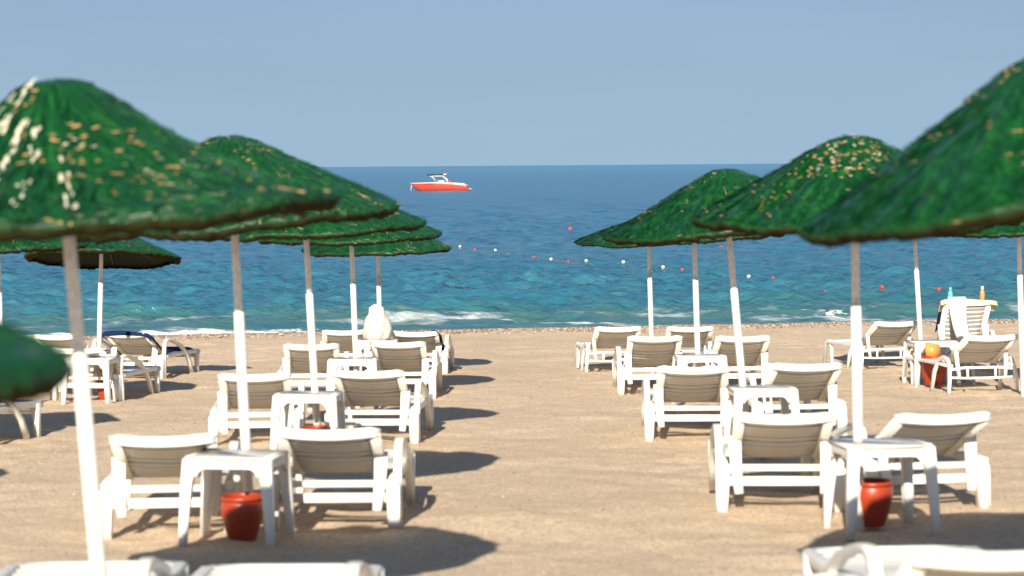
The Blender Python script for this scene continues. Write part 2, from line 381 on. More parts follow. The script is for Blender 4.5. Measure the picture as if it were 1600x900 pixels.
# pebbles: dense brown band at the water's edge, sparse ones over the sand
def pebbles(name, n, xf, sizef):
    P = xf(n); s = sizef(len(P)); n = len(P)
    base = np.array([(1, 0, 0), (0, 1, 0), (-1, 0, 0), (0, -1, 0), (0, 0, 1), (0, 0, -1), ], float)
    fc = np.array([(0, 1, 4), (1, 2, 4), (2, 3, 4), (3, 0, 4), (1, 0, 5), (2, 1, 5), (3, 2, 5), (0, 3, 5)])
    bm = bmesh.new(); bmesh.ops.create_icosphere(bm, subdivisions=1, radius=1)
    base = np.array([v.co[:] for v in bm.verts]); fc = np.array([[v.index for v in f.verts] for f in bm.faces]); bm.free()
    sc = rng.uniform(0.6, 1.2, (n, 1, 3)) * np.array([1, 1, 0.65]) * s[:, None, None]
    B = base[None] * (1 + rng.uniform(-0.18, 0.18, (n, len(base), 1))) * sc
    a = rng.uniform(0, 6.28, n); ca, sa = np.cos(a)[:, None], np.sin(a)[:, None]
    V = np.stack([B[..., 0] * ca - B[..., 1] * sa, B[..., 0] * sa + B[..., 1] * ca, B[..., 2]], -1)
    z = sand_z(P[:, 0], P[:, 1]); V += np.stack([P[:, 0], P[:, 1], z + s * 0.15], -1)[:, None]
    Q = (fc[None] + (np.arange(n) * len(base))[:, None, None]).reshape(-1, 3)
    me = bpy.data.meshes.new(name); V = V.reshape(-1, 3).astype(np.float32)
    me.vertices.add(len(V)); me.vertices.foreach_set('co', V.ravel())
    me.loops.add(Q.size); me.loops.foreach_set('vertex_index', Q.ravel().astype(np.int32))
    me.polygons.add(len(Q)); me.polygons.foreach_set('loop_start', np.arange(len(Q), dtype=np.int32) * 3)
    me.polygons.foreach_set('loop_total', np.full(len(Q), 3, dtype=np.int32))
    me.polygons.foreach_set('use_smooth', np.ones(len(Q), dtype=bool)); me.update(calc_edges=True)
    at = me.attributes.new('tint', 'FLOAT', 'POINT'); at.data.foreach_set('value', np.repeat(rng.uniform(0, 1, n), len(base)).astype(np.float32))
    me.materials.append(M_PEB); return me
def band(n):
    X = rng.uniform(-15, 15, n); d = np.clip(rng.normal(1.15, 0.42, n), 0.15, 2.8)
    return np.stack([X, shoreY(X) - d], -1)
def sparse(n):
    Y = 8 + 34 * rng.uniform(0, 1, n) ** 0.8; X = rng.uniform(-0.27, 0.27, n) * Y
    return np.stack([X, Y], -1)
tag(link('shore_pebbles', pebbles('shore_pebbles', 15000, band, lambda n: rng.uniform(0.010, 0.030, n))), 'band of brown and grey pebbles washed up along the waterline', kind='stuff')
tag(link('scattered_pebbles', pebbles('scattered_pebbles', 9000, sparse, lambda n: 0.003 + 0.008 * rng.uniform(0, 1, n) ** 4)), 'tiny stones lying scattered over the open sand', kind='stuff')

# ------------------------------------------------------------------ sea
WAVES = []
_r = np.random.default_rng(5)
for k in range(120):
    lam = 0.35 * (14 / 0.35) ** _r.uniform() ** 1.25; th = _r.normal(0, 0.6)
    WAVES.append((lam, th, _r.uniform(0, 6.28)))
def sea_z(X, Y):
    Z = np.zeros_like(X); dY = 0.55 * Y * Y / (F * CAM_H); dX = Y * 0.0011
    for k, (lam, th, p) in enumerate(WAVES):
        kx, ky = 2 * np.pi / lam * math.sin(th), 2 * np.pi / lam * math.cos(th)
        amp = 0.0105 * lam ** 0.62 / (1 + (lam / 4) ** 2)
        w = smooth(1.6, 3.2, lam / np.maximum(dY * abs(math.cos(th)) + 1e-3, dX))
        Z += amp * w * np.sin(kx * X + ky * Y + p + 0.9 * np.sin(0.13 * X + 0.21 * Y + k) + 0.7 * np.sin(0.5 * X - 0.33 * Y + 2 * k))
    Z *= 0.6 + 0.9 * (vnoise(X * 0.04, Y * 0.05, 9) + 0.5)
    d = Y - shoreY(X); Z *= 0.35 + 0.65 * smooth(0, 8, d)
    wob = 1.1 * vnoise(X * 0.22, X * 0 + 3, 12)          # small swell rolling onto the shore
    for c, h, w_ in ((2.6, 0.13, 0.6), (6.8, 0.10, 1.0), (12.5, 0.06, 1.7)):
        e = (d - c - wob * (1 + c * 0.2)); e = np.where(e < 0, e / (w_ * 0.6), e / (w_ * 1.4))
        Z += h * np.exp(-e * e) * (0.65 + 0.9 * vnoise(X * 0.3, X * 0 + c, 21))
    return Z + 0.012 * smooth(2, 0, d)
def sea():
    ysh = 41.0
    v = np.arange(F * CAM_H / ysh, 12, -0.55); Yr = F * CAM_H / v
    Yr = np.concatenate([Yr, np.geomspace(Yr[-1] * 1.03, 45000, 40)])
    u = np.concatenate([-np.geomspace(12, 0.36, 18), np.linspace(-0.34, 0.34, 620), np.geomspace(0.36, 12, 18)])
    U, Y = np.meshgrid(u, Yr); X = U * Y
    Z = sea_z(X, Y)
    X_, Y_ = X, Y
    return grid_mesh('sea_water', X_, Y_, lambda a, b: Z, M_SEA, lambda a, b: b - shoreY(a))
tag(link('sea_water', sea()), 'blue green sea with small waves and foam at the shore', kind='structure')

# ------------------------------------------------------------------ parasols
RC = 0.95
def canopy_profile(r):            # height above the rim for radius fraction r (0..1)
    pts = [(0, .50), (.05, .499), (.1, .489), (.15, .468), (.2, .441), (.3, .386), (.41, .325), (.52, .264), (.64, .198), (.76, .132), (.88, .066), (1, 0.0)]
    return np.interp(r, [p[0] for p in pts], [p[1] for p in pts])
def canopy_meshes(seed, extra=(), streaks=(), sink=0.0):
    r = np.random.default_rng(seed); NA, NR = 180, 34
    ang = np.linspace(0, 2 * np.pi, NA, endpoint=False); t = np.linspace(0, 1, NR)
    ph = r.uniform(0, 6.28, 8)
    def rimr(a): return RC * (1 + 0.018 * np.sin(3 * a + ph[0]) + 0.012 * np.sin(7 * a + ph[1]) + 0.008 * np.sin(17 * a + ph[2]) + 0.006 * np.sin(41 * a + ph[5]) + 0.005 * np.sin(67 * a + ph[6]))
    def sag(a): return 0.007 * np.sin(2 * a + ph[3]) + 0.007 * np.sin(5 * a + ph[4]) + 0.005 * np.sin(11 * a + ph[5])
    def surf(a, tt, lift=0.0):
        rr = rimr(a) * tt
        z = canopy_profile(tt) + sag(a) * tt ** 2 - sink * np.sin(np.pi * np.clip((tt - .12) / .88, 0, 1))
        w = (a / (2 * np.pi)) % 1.0
        def av(k, sd): return vnoise(w * k % k, tt * 1.5 + sd, seed + sd) * np.minimum(1, np.minimum(w, 1 - w) * 60)
        z = z + np.minimum(tt * 2.5, 1) * (0.024 * av(26, 5) + 0.018 * av(70, 6))
        z = z + (0.011 * vnoise(rr * np.cos(a) * 5 + 50, rr * np.sin(a) * 5 + 50, seed) + 0.010 * vnoise(rr * np.cos(a) * 13 + 50, rr * np.sin(a) * 13 + 50, seed + 1)) * np.minimum(tt * 8, 1)
        return np.stack([rr * np.cos(a), rr * np.sin(a), z + lift], -1)
    V = []; Fc = []; rim = []; tint = []
    for j in range(NR):
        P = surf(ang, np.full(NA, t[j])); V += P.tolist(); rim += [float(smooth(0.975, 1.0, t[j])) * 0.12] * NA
        tint += (0.5 + 0.2 * np.sin(47 * ang + 3 * np.sin(5 * ang)) + r.uniform(-.3, .3, NA)).tolist()
    jag = r.uniform(-0.012, 0.012, NA)
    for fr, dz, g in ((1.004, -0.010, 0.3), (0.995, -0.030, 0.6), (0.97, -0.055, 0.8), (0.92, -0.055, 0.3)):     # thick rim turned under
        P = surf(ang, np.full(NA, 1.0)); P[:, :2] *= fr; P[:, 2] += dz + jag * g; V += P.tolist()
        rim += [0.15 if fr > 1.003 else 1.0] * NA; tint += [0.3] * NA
    rows = NR + 4
    for j in range(rows - 1):
        for k in range(NA):
            a = j * NA + k; b = j * NA + (k + 1) % NA; Fc.append((a, a + NA, b + NA, b))
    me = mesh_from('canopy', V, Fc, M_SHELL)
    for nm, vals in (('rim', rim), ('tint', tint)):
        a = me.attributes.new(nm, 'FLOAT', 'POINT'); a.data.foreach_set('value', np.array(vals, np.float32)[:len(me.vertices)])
    # underside lining
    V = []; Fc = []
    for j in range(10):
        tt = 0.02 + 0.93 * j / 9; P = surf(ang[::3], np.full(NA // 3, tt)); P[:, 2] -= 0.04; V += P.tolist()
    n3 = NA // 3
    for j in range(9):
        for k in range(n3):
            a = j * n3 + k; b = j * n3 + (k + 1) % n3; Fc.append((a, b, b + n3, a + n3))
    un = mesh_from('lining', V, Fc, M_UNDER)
    # strands: thin blades lying down the slope, sticking out a little
    N = 4600
    a = r.uniform(0, 2 * np.pi, N); tt = np.sqrt(r.uniform(0.0, 1.0, N)); nr = int(N * 0.42)
    tt[:nr] = r.uniform(0.955, 1.0, nr)
    L = r.uniform(0.04, 0.11, N) / RC; L[:nr] *= 0.4
    P0 = surf(a, tt, 0.002); da = r.normal(0, 0.05, N)
    t1 = np.minimum(tt + L, 1.04); P1 = surf(a + da, np.minimum(t1, 1.0), 0.0)
    over = np.maximum(t1 - 1.0, 0)[:, None]
    P1[:, :2] *= 1 + over * 0.25; P1[:, 2] += r.uniform(0.000, 0.016, N) - over[:, 0] * 0.5
    P1[:nr, 2] -= r.uniform(0.0, 0.018, nr)
    P0[:nr, 2] -= r.uniform(0.0, 0.02, nr)
    tang = np.stack([-np.sin(a), np.cos(a), np.zeros(N)], -1) * r.uniform(0.0016, 0.0042, N)[:, None]
    up = np.array([0, 0, 0.004])
    Q = np.stack([P0 - tang, P0 + tang + up * 0.5, P1 + tang * 0.6 + up, P1 - tang * 0.6], 1)
    tn = r.uniform(0, 0.94, N); tn[r.uniform(0, 1, N) < 0.012] = 0.99
    # worn tan pieces of reed, most of them lying across the slope in clumps
    K = 230; kc = 46
    ca = r.uniform(0, 6.28, kc); ct = r.uniform(0.2, 0.9, kc); pick = r.integers(0, kc, K)
    fa = ca[pick] + r.normal(0, 0.09, K); ft = np.clip(ct[pick] + r.normal(0, 0.06, K), 0.08, 0.97)
    ln = r.uniform(0.008, 0.022, K) * np.where(r.uniform(0, 1, K) < 0.15, 2.4, 1); wd = r.uniform(0.004, 0.010, K)
    cen = surf(fa, ft, 0.012); tg = np.stack([-np.sin(fa), np.cos(fa), r.normal(0, 0.15, K)], -1) * ln[:, None] * 0.5
    dn = surf(fa, np.minimum(ft + 0.01, 1), 0.012) - cen; dn /= np.linalg.norm(dn, axis=1)[:, None]; dn *= wd[:, None]
    Q2 = np.stack([cen - tg - dn * 0.4, cen + tg - dn * 0.5, cen + tg * 0.9 + dn * 0.5, cen - tg * 0.8 + dn * 0.4], 1)
    tn = np.concatenate([tn, np.full(K, 0.985)])
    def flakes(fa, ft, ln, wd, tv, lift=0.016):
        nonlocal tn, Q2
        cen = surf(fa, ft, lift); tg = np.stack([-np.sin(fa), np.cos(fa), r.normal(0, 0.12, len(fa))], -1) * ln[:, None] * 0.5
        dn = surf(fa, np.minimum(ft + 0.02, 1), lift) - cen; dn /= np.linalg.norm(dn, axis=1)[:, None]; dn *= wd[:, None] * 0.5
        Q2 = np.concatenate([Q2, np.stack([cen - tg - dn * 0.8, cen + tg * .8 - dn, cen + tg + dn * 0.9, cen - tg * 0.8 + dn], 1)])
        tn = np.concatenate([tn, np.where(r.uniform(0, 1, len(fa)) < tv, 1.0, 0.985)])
    for a0, t0, n_, sa, st_, tv in extra:
        flakes(a0 + r.normal(0, sa, n_), np.clip(t0 + r.normal(0, st_, n_), .05, .95), r.uniform(.010, .034, n_), r.uniform(.005, .011, n_), tv)
    for a0, t0, t1_, n_ in streaks:                       # specular glints along a fold, painted as pale flakes
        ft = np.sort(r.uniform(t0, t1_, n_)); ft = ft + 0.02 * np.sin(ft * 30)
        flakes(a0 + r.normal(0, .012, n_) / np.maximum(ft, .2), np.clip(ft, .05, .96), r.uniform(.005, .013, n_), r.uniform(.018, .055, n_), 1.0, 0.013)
    QQ = np.concatenate([Q, Q2]).reshape(-1, 3)
    st = mesh_from('reed_strands', QQ.tolist(), [(4 * i, 4 * i + 1, 4 * i + 2, 4 * i + 3) for i in range(len(tn))], M_STR, False)
    a_ = st.attributes.new('tint', 'FLOAT', 'POINT'); a_.data.foreach_set('value', np.repeat(tn, 4).astype(np.float32))
    return me, un, st
HP = math.pi / 2
CAN = [canopy_meshes(s) for s in (3, 14, 25, 36)]
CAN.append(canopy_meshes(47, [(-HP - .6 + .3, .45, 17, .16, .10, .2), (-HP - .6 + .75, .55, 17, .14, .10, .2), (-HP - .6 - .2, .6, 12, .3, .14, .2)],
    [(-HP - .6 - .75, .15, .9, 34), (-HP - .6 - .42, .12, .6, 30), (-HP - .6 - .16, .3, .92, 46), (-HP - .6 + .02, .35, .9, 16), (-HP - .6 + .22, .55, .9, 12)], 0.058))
CAN.append(canopy_meshes(58, [(-HP - .3 - .15, .22, 26, .5, .10, .4), (-HP - .3 - .5, .4, 34, .22, .12, .4), (-HP - .3 + .1, .45, 30, .2, .14, .5), (-HP - .3 - .9, .3, 16, .3, .1, .3)]))
PAINT_H = 1.30; PR = 0.030
def rib_mesh():
    pts = [(RC * q, 0, float(canopy_profile(q)) - 0.052) for q in (0.04, 0.2, 0.4, 0.6, 0.8, 0.93)]
    return sweep('rib', pts, 0.018, 0.018, (0, 1, 0), M_RIB)
def parasol(top, bot, Y, rim_h, label, group, var=0, yaw=0.0, tilt=1.5, hs=0.82, side=0.0, rs=1.0):
    """top / bot: photo pixels on the pole (below canopy, and low down)"""
    bx = bot[0] + (bot[0] - top[0]) / (bot[1] - top[1]) * 0
    p1 = pix(top[0], top[1], Y); p0 = pix(bot[0], bot[1], Y)
    k = (p1.x - p0.x) / (p1.z - p0.z)                     # sideways lean
    gz = GZ(p0.x, Y); X0 = p0.x + k * (gz - p0.z)
    rt = empty('parasol', (X0, Y, gz), rot=(R_(tilt), math.atan(k), 0))
    tag(rt, label, 'parasol', group)
    def lower():
        return lathe('painted_pole', [(0.0, -0.25), (PR, -0.25), (PR, PAINT_H - 0.004), (PR - 0.003, PAINT_H), (0, PAINT_H)], M_PAINT, 16)
    def upper():
        return lathe('bare_pole', [(0.0, PAINT_H - 0.02), (PR - 0.006, PAINT_H - 0.02), (PR - 0.006, 2.02), (0, 2.02)], M_POLE, 16)
    link('painted_pole', cached('pl', lower), rt); link('bare_pole', cached('pu', upper), rt)
    me, un, st = CAN[var]
    c = link('canopy', me, rt, (0, 0, rim_h), (0, R_(side), yaw)); c.scale = (rs, rs, hs); c.rotation_mode = 'ZYX'
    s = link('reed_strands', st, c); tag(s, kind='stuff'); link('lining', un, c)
    for i in range(8):
        q = link('rib', cached('rib', rib_mesh), rt, (0, 0, rim_h - (0.066 if var == 4 else 0.004)), (0, R_(side), yaw + i * math.pi / 4)); q.scale = (rs, rs, hs); q.rotation_mode = 'ZYX'
    col = cached('collar', lambda: lathe('collar', [(0.024, -0.05), (0.045, -0.05), (0.05, 0.0), (0.045, 0.04), (0.024, 0.04)], M_RIB, 16))
    link('collar', col, rt, (0, 0, rim_h + 0.36 * hs))
    return rt
GL, GR, GFL, GFR = 'green parasols of the left column', 'green parasols of the right column', 'green parasols at the far left', 'green parasols at the far right'
parasol((108, 360), (155, 900), 7.8, 1.78, 'large blurred green reed parasol nearest on the left, painted pale glints and tan flecks', GL, 4, 0.6, 0.5, 1.0, -1.5)
parasol((366, 345), (385, 710), 12.6, 1.84, 'green reed parasol whose pole stands at the table with the full red pot, left column', GL, 1, 2.1, 0.5, .96, -2.0)
parasol((478, 353), (493, 620), 17.6, 1.84, 'green reed parasol over the second table of the left column', GL, 2, 4.0)
parasol((549, 363), (556, 555), 23.0, 1.80, 'green reed parasol with its pole just left of the plastic bag', GL, 3, 1.0)
parasol((591, 395), (593, 490), 28.0, 1.66, 'lowest and farthest green parasol, its pole rising behind the plastic bag', GL, 0, 3.0)
parasol((1690, 350), (1732, 900), 7.8, 1.90, 'large blurred green parasol nearest on the right, cut by the photo edge', GR, 1, 5.0, -0.5, 0.90, -8.0, 1.05)
parasol((1334, 370), (1340, 690), 12.6, 1.81, 'green parasol with dense tan flecks at its crown, pole behind the right hand front table', GR, 5, 0.3, 1.5, 0.92)
parasol((1137, 355), (1160, 600), 17.6, 1.82, 'green parasol on a leaning pole over the second table of the right column', GR, 3, 2.6, 1.5, 0.9)
parasol((1084, 370), (1090, 550), 23.0, 1.78, 'green parasol on the thin pole between the leaning pole and the farthest right column pole', GR, 0, 5.2)
parasol((1013, 378), (1018, 530), 28.0, 1.73, 'green parasol farthest down the right column with its rim reaching left towards the red buoy', GR, 1, 1.7, 1.5, 0.6)
parasol((152, 375), (153, 520), 26.7, 1.60, 'dark parasol tipped back showing ribs under it, beyond the navy towelled lounger', GFL, 2, 0.0, -9)
parasol((-2, 380), (1, 520), 22.6, 1.76, 'green parasol at the left photo edge, its white pole barely inside the frame', GFL, 3, 0.9)
parasol((-250, 355), (-245, 620), 17.4, 1.80, 'green parasol outside the left edge throwing a shadow behind the front pole', GFL, 1, 0.2)
parasol((-680, 350), (-672, 750), 12.2, 1.80, 'green parasol outside the left edge throwing the small round shadow', GFL, 0, 1.2)
parasol((-830, 600), (-820, 1400), 3.5, 1.49, 'very near out of focus parasol rim poking in at the left edge', GFL, 2, 0.8, 0)
parasol((1427, 355), (1440, 560), 27.4, 1.86, 'green parasol on the leaning pole beside the far right table', GFR, 1, 3.9, 1.5, .75, -2.0)
parasol((1590, 358), (1597, 560), 23.3, 1.80, 'green parasol at the right photo edge over the bare sea', GFR, 3, 5.6)

# ------------------------------------------------------------------ loungers
HY, HZ, BL = 0.38, 0.305, 0.76     # hinge and backrest length
LR = 'white sun loungers of the right column'
def curve_bar(name, half, w, h, dip, n=9, ends=0.0):
    pts = [(half * (2 * i / (n - 1) - 1), 0, dip * ((2 * i / (n - 1) - 1) ** 2 - 1)) for i in range(n)]
    return sweep(name, pts, h, w, (0, 0, 1), M_PL, r=None)
def slat_mesh(half, depth, thick, dip):
    def f():
        n = 7; pts = [(half * (2 * i / (n - 1) - 1), 0, dip * ((2 * i / (n - 1) - 1) ** 2 - 1)) for i in range(n)]
        return sweep('slat', pts, depth, thick, (0, 1, 0), M_PL_DARK, r=0.008)
    return f
def arm_path(s):
    return [(s*.376, .085, 0.0), (s*.376, .080, .16), (s*.378, .078, .34), (s*.380, .086, .42), (s*.381, .115, .475), (s*.381, .19, .498),
            (s*.381, .32, .49), (s*.381, .5, .455), (s*.381, .72, .40), (s*.381, .93, .30), (s*.378, 1.1, .17), (s*.376, 1.22, 0.0)]
def headrest():
    n = 13; pts = []
    for i in range(n):
        u = 2 * i / (n - 1) - 1
        pts.append((0.297 * u, -BL + 0.05 * max(0, abs(u) - 0.86) / 0.14 * 0.5, 0.024 * (u * u - 1) - 0.0 + 0.012))
    a = sweep('x', pts, 0.055, [0.022] + [0.044] * (n - 2) + [0.022], (0, 1, 0), M_PL, 0.016, False)
    pts2 = [(p[0] * 0.985, p[1] - 0.010, p[2] - 0.020) for p in pts]
    b = sweep('x', pts2, 0.022, 0.045, (0, 1, 0), M_PL, 0.008, False)
    return join('headrest', [a, b], M_PL)
def lounger(loc, yaw, label, group, ang=22.5, flat=False, variant='slatted', seat_slats=13):
    armside = -1 if group == LR else 1
    rt = empty('sun_lounger', loc, yaw); tag(rt, label, 'sun lounger', group)
    thin = variant == 'thin'
    for s in (-1, 1):
        link('side_rail', cached(('rail', s, thin), lambda: sweep('side_rail', [(s*.358, -.03, .278), (s*.358, .3, .282), (s*.358, .9, .292), (s*.358, 1.50, .292), (s*.358, 1.56, .280)], 0.055 if not thin else .04, 0.055 if not thin else .036, (1, 0, 0), M_PL)), rt)
        if not thin:
            def leg():
                a = sweep('x', [(s*.362, .01, -.03), (s*.356, .01, .255)], [.066, .082], [.06, .075], (1, 0, 0), M_PL, .006, False)
                b = sweep('x', [(s*.363 + .030, -.033, .0), (s*.359 + .030, -.033, .25)], .010, .012, (1, 0, 0), M_PL, .003, False)
                c = sweep('x', [(s*.363 - .032, -.033, .0), (s*.359 - .038, -.033, .25)], .010, .012, (1, 0, 0), M_PL, .003, False)
                return join('leg', [a, b, c], M_PL)
            link('leg', cached(('leg', s), leg), rt)
            link('leg', cached(('fleg', s), lambda: sweep('leg', [(s*.368, 1.47, -.03), (s*.366, 1.46, .15), (s*.360, 1.45, .30)], [.045, .055, .07], [.055, .065, .09], (1, 0, 0), M_PL)), rt)
            if s == armside: link('armrest', cached(('arm', s), lambda: sweep('armrest', arm_path(s), [.048]*5 + [.056]*4 + [.05]*3, [.062, .06, .056, .05, .042, .036, .036, .036, .038, .042, .046, .05], (1, 0, 0), M_PL)), rt)
        else:
            P = [(s*.40, -.06, -.02), (s*.385, -.045, .12), (s*.37, .0, .27), (s*.365, .06, .335), (s*.365, .2, .36), (s*.37, .36, .33), (s*.385, .46, .2), (s*.40, .52, -.02)]
            link('armrest', cached(('tarm', s), lambda: sweep('armrest', P, .036, .05, (1, 0, 0), M_PL)), rt)
            P2 = [(s*.37, 1.30, -.02), (s*.36, 1.34, .2), (s*.35, 1.42, .31), (s*.368, 1.54, .30), (s*.37, 1.64, -.02)]
            link('leg', cached(('tleg', s), lambda: sweep('leg', P2, .036, .045, (1, 0, 0), M_PL)), rt)
    if not thin:
        link('crossbar', cached('cb1', lambda: sweep('crossbar', [(-.33, .0, .262), (.33, .0, .262)], .05, .044, (0, 0, 1), M_PL).copy() if False else sweep('crossbar', [(-.33, .0, .262), (.33, .0, .262)], .040, .05, (0, 0, 1), M_PL)), rt)
        link('crossbar', cached('cb2', lambda: sweep('crossbar', [(-.335, .0, .178), (.335, .0, .178)], .056, .03, (0, 0, 1), M_PL)), rt)
        link('crossbar', cached('cb3', lambda: sweep('crossbar', [(-.33, 1.45, .235), (.33, 1.45, .235)], .056, .03, (0, 0, 1), M_PL)), rt)
    else:
        link('crossbar', cached('tcb1', lambda: sweep('crossbar', [(-.36, .0, .235), (-.2, .0, .255), (.2, .0, .255), (.36, .0, .235)], .026, .03, (0, 0, 1), M_PL)), rt)
        link('crossbar', cached('tcb2', lambda: sweep('crossbar', [(-.37, .0, .15), (-.2, .0, .14), (.2, .0, .14), (.37, .0, .15)], .022, .03, (0, 0, 1), M_PL)), rt)
        for x in (-.16, .16):
            link('bracket', cached('tbr', lambda: sweep('bracket', [(0, .0, .13), (0, .0, .26)], .022, .02, (1, 0, 0), M_PL)), rt, (x, 0.004, 0))
    link('end_bar', cached('eb', lambda: sweep('end_bar', [(-.358, 1.565, .285), (-.2, 1.60, .288), (.2, 1.60, .288), (.358, 1.565, .285)], .05, .05, (0, 0, 1), M_PL)), rt)
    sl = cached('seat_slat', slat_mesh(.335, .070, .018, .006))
    for i in range(seat_slats):
        y = 0.43 + 1.12 * i / (seat_slats - 1)
        link('slat', sl, rt, (0, y, .300 + .008 * math.sin(i * 0.55)))
    a = R_(1.0 if flat else ang); rx = (-a, 0, 0); hinge = Vector((0, HY, HZ))
    RM = Matrix.Rotation(-a, 3, 'X')
    def B(y, z=0): return hinge + RM @ Vector((0, y, z))
    for s in (-1, 1):
        link('backrest_rail', cached(('br', s), lambda: sweep('backrest_rail', [(s*.262, 0.0, -.008), (s*.268, -.35, -.006), (s*.268, -BL + .01, -.004)], .066, .042, (1, 0, 0), M_PL)), rt, hinge, rx)
        if not flat:
            top = B(-BL * .50, -.02); bot = Vector((0, top.y - 0.085, .105)) if not thin else Vector((0, -0.02, .15))
            link('support_strut', cached(('strut', s, round(ang, 2), thin), lambda: sweep('support_strut', [(s*.285, top.y, top.z + .02), (s*.278, (top.y + bot.y)/2, (top.z + bot.z)/2), (s*.262, bot.y, bot.z)],
                 [.082, .068, .052] if not thin else [.045, .04, .03], .03, (1, 0, 0), M_PL)), rt)
    link('headrest', cached('head', headrest), rt, hinge, rx)
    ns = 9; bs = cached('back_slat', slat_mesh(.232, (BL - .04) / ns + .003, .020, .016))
    for i in range(ns):
        y = -.045 - (BL - .065) * (i + 0.25) / ns
        link('slat', bs, rt, B(y, -0.004 + .005 * math.cos(i * 1.3)), (-a + 0.17, 0, 0))
    return rt
def place(xc, Y, yaw_deg, label, group, ang=22.5, **k):
    """xc: photo x of the middle of the headrest, Y: its depth"""
    yaw = R_(yaw_deg); a = R_(ang)
    off = Matrix.Rotation(yaw, 3, 'Z') @ Vector((0, HY - BL * math.cos(a), 0))
    X = pix(xc, 600, Y).x; x0, y0 = X - off.x, Y - off.y
    z = GZ(x0, y0 + 0.7)
    o = lounger((x0, y0, z), yaw, label, group, ang, **k)
    o.rotation_euler = (R_(-2.14), 0, yaw)
    o.location.z = GZ(x0, y0)
    return o
LG, LR = 'white sun loungers of the left column', 'white sun loungers of the right column'
LFL, LFR = 'white sun loungers at the far left', 'white sun loungers at the far right'
# front pair lies flat, only the foot ends reach the frame
def flatl(xc, Yend, yaw_deg, label, group):
    yaw = R_(yaw_deg); X = pix(xc, 880, Yend).x
    off = Matrix.Rotation(yaw, 3, 'Z') @ Vector((0, 1.60, 0)); x0, y0 = X - off.x, Yend - off.y
    o = lounger((x0, y0, GZ(x0, y0)), yaw, label, group, flat=True); o.rotation_euler = (R_(-2.14), 0, yaw); return o
flatl(156, 9.35, 2, 'flat white lounger at the bottom left corner, crossed by the nearest pole', LG)
flatl(459, 9.2, -1, 'flat white lounger at the bottom edge in the big parasol shadow', LG)
flatl(1385, 9.5, 3, 'flat white lounger at the bottom right, left of the raised white headrest', LR)
place(1572, 6.85, 2, 'white lounger in the bottom right corner with raised headrest nearest the camera', LR, 27)
place(253, 12.35, 5, 'white plastic lounger left of the table with the full red pot', LG, 21.5)
place(510, 12.5, -1, 'white plastic lounger right of the table with the full red pot', LG, 22.5)
place(398, 18.0, 5, 'white lounger left of the second table, behind the front left pole', LG, 23.5)
place(574, 18.1, -3, 'white lounger right of the second table in the left column', LG, 24)
place(487, 23.6, 4, 'white lounger left of the third table, below the bag', LG, 23)
place(622, 23.7, -1, 'white lounger right of the third table, in front of the bag', LG, 23.5)
place(541, 28.2, 5, 'far white lounger left of the plastic bag, partly hidden by it', LG, 21)
place(649, 28.0, -2, 'far white lounger right of the bag with a navy towel on its edge', LG, 19)
place(1226, 13.1, -3, 'white plastic lounger left of the front table in the right column', LR, 23)
place(1477, 13.1, 8, 'white plastic lounger right of the front table in the right column', LR, 22)
place(1084, 18.1, -2, 'white lounger left of the second table in the right column', LR, 24)
place(1262, 18.1, 4, 'white lounger right of the second table in the right column', LR, 25)
place(1024, 23.9, 0, 'white lounger left of the third table in the right column', LR, 25)
place(1162, 23.9, 2, 'white lounger right of the third table behind the leaning pole', LR, 24)
place(967, 28.1, 4, 'far slim framed lounger at the left end of the right column', LR, 21, variant='thin')
place(1079, 28.1, 0, 'far slim framed lounger behind the thin pole in the right column', LR, 20, variant='thin')
A_ = place(197, 28.0, -10, 'white lounger draped with a navy towel on the far left', LFL, 22)
place(118, 23.7, -8, 'white lounger half hidden by the blurred green rim at the left', LFL, 22)
place(88, 28.2, -6, 'far white lounger left of the navy towelled one by the surf', LFL, 20)
place(-150, 18.0, -12, 'white lounger at the left edge, only its foot end in view', LFL, 22)
place(1402, 28.0, 9, 'slim framed lounger with its foot turned left, between the two right hand poles', LFR, 23, variant='thin')
place(1550, 23.6, 7.5, 'slim framed lounger with its foot end by the table at the far right', LFR, 23, variant='thin')
F_ = place(1512, 27.4, 1, 'white lounger with upright back hung with towels and two bottles on top', LFR, 47)

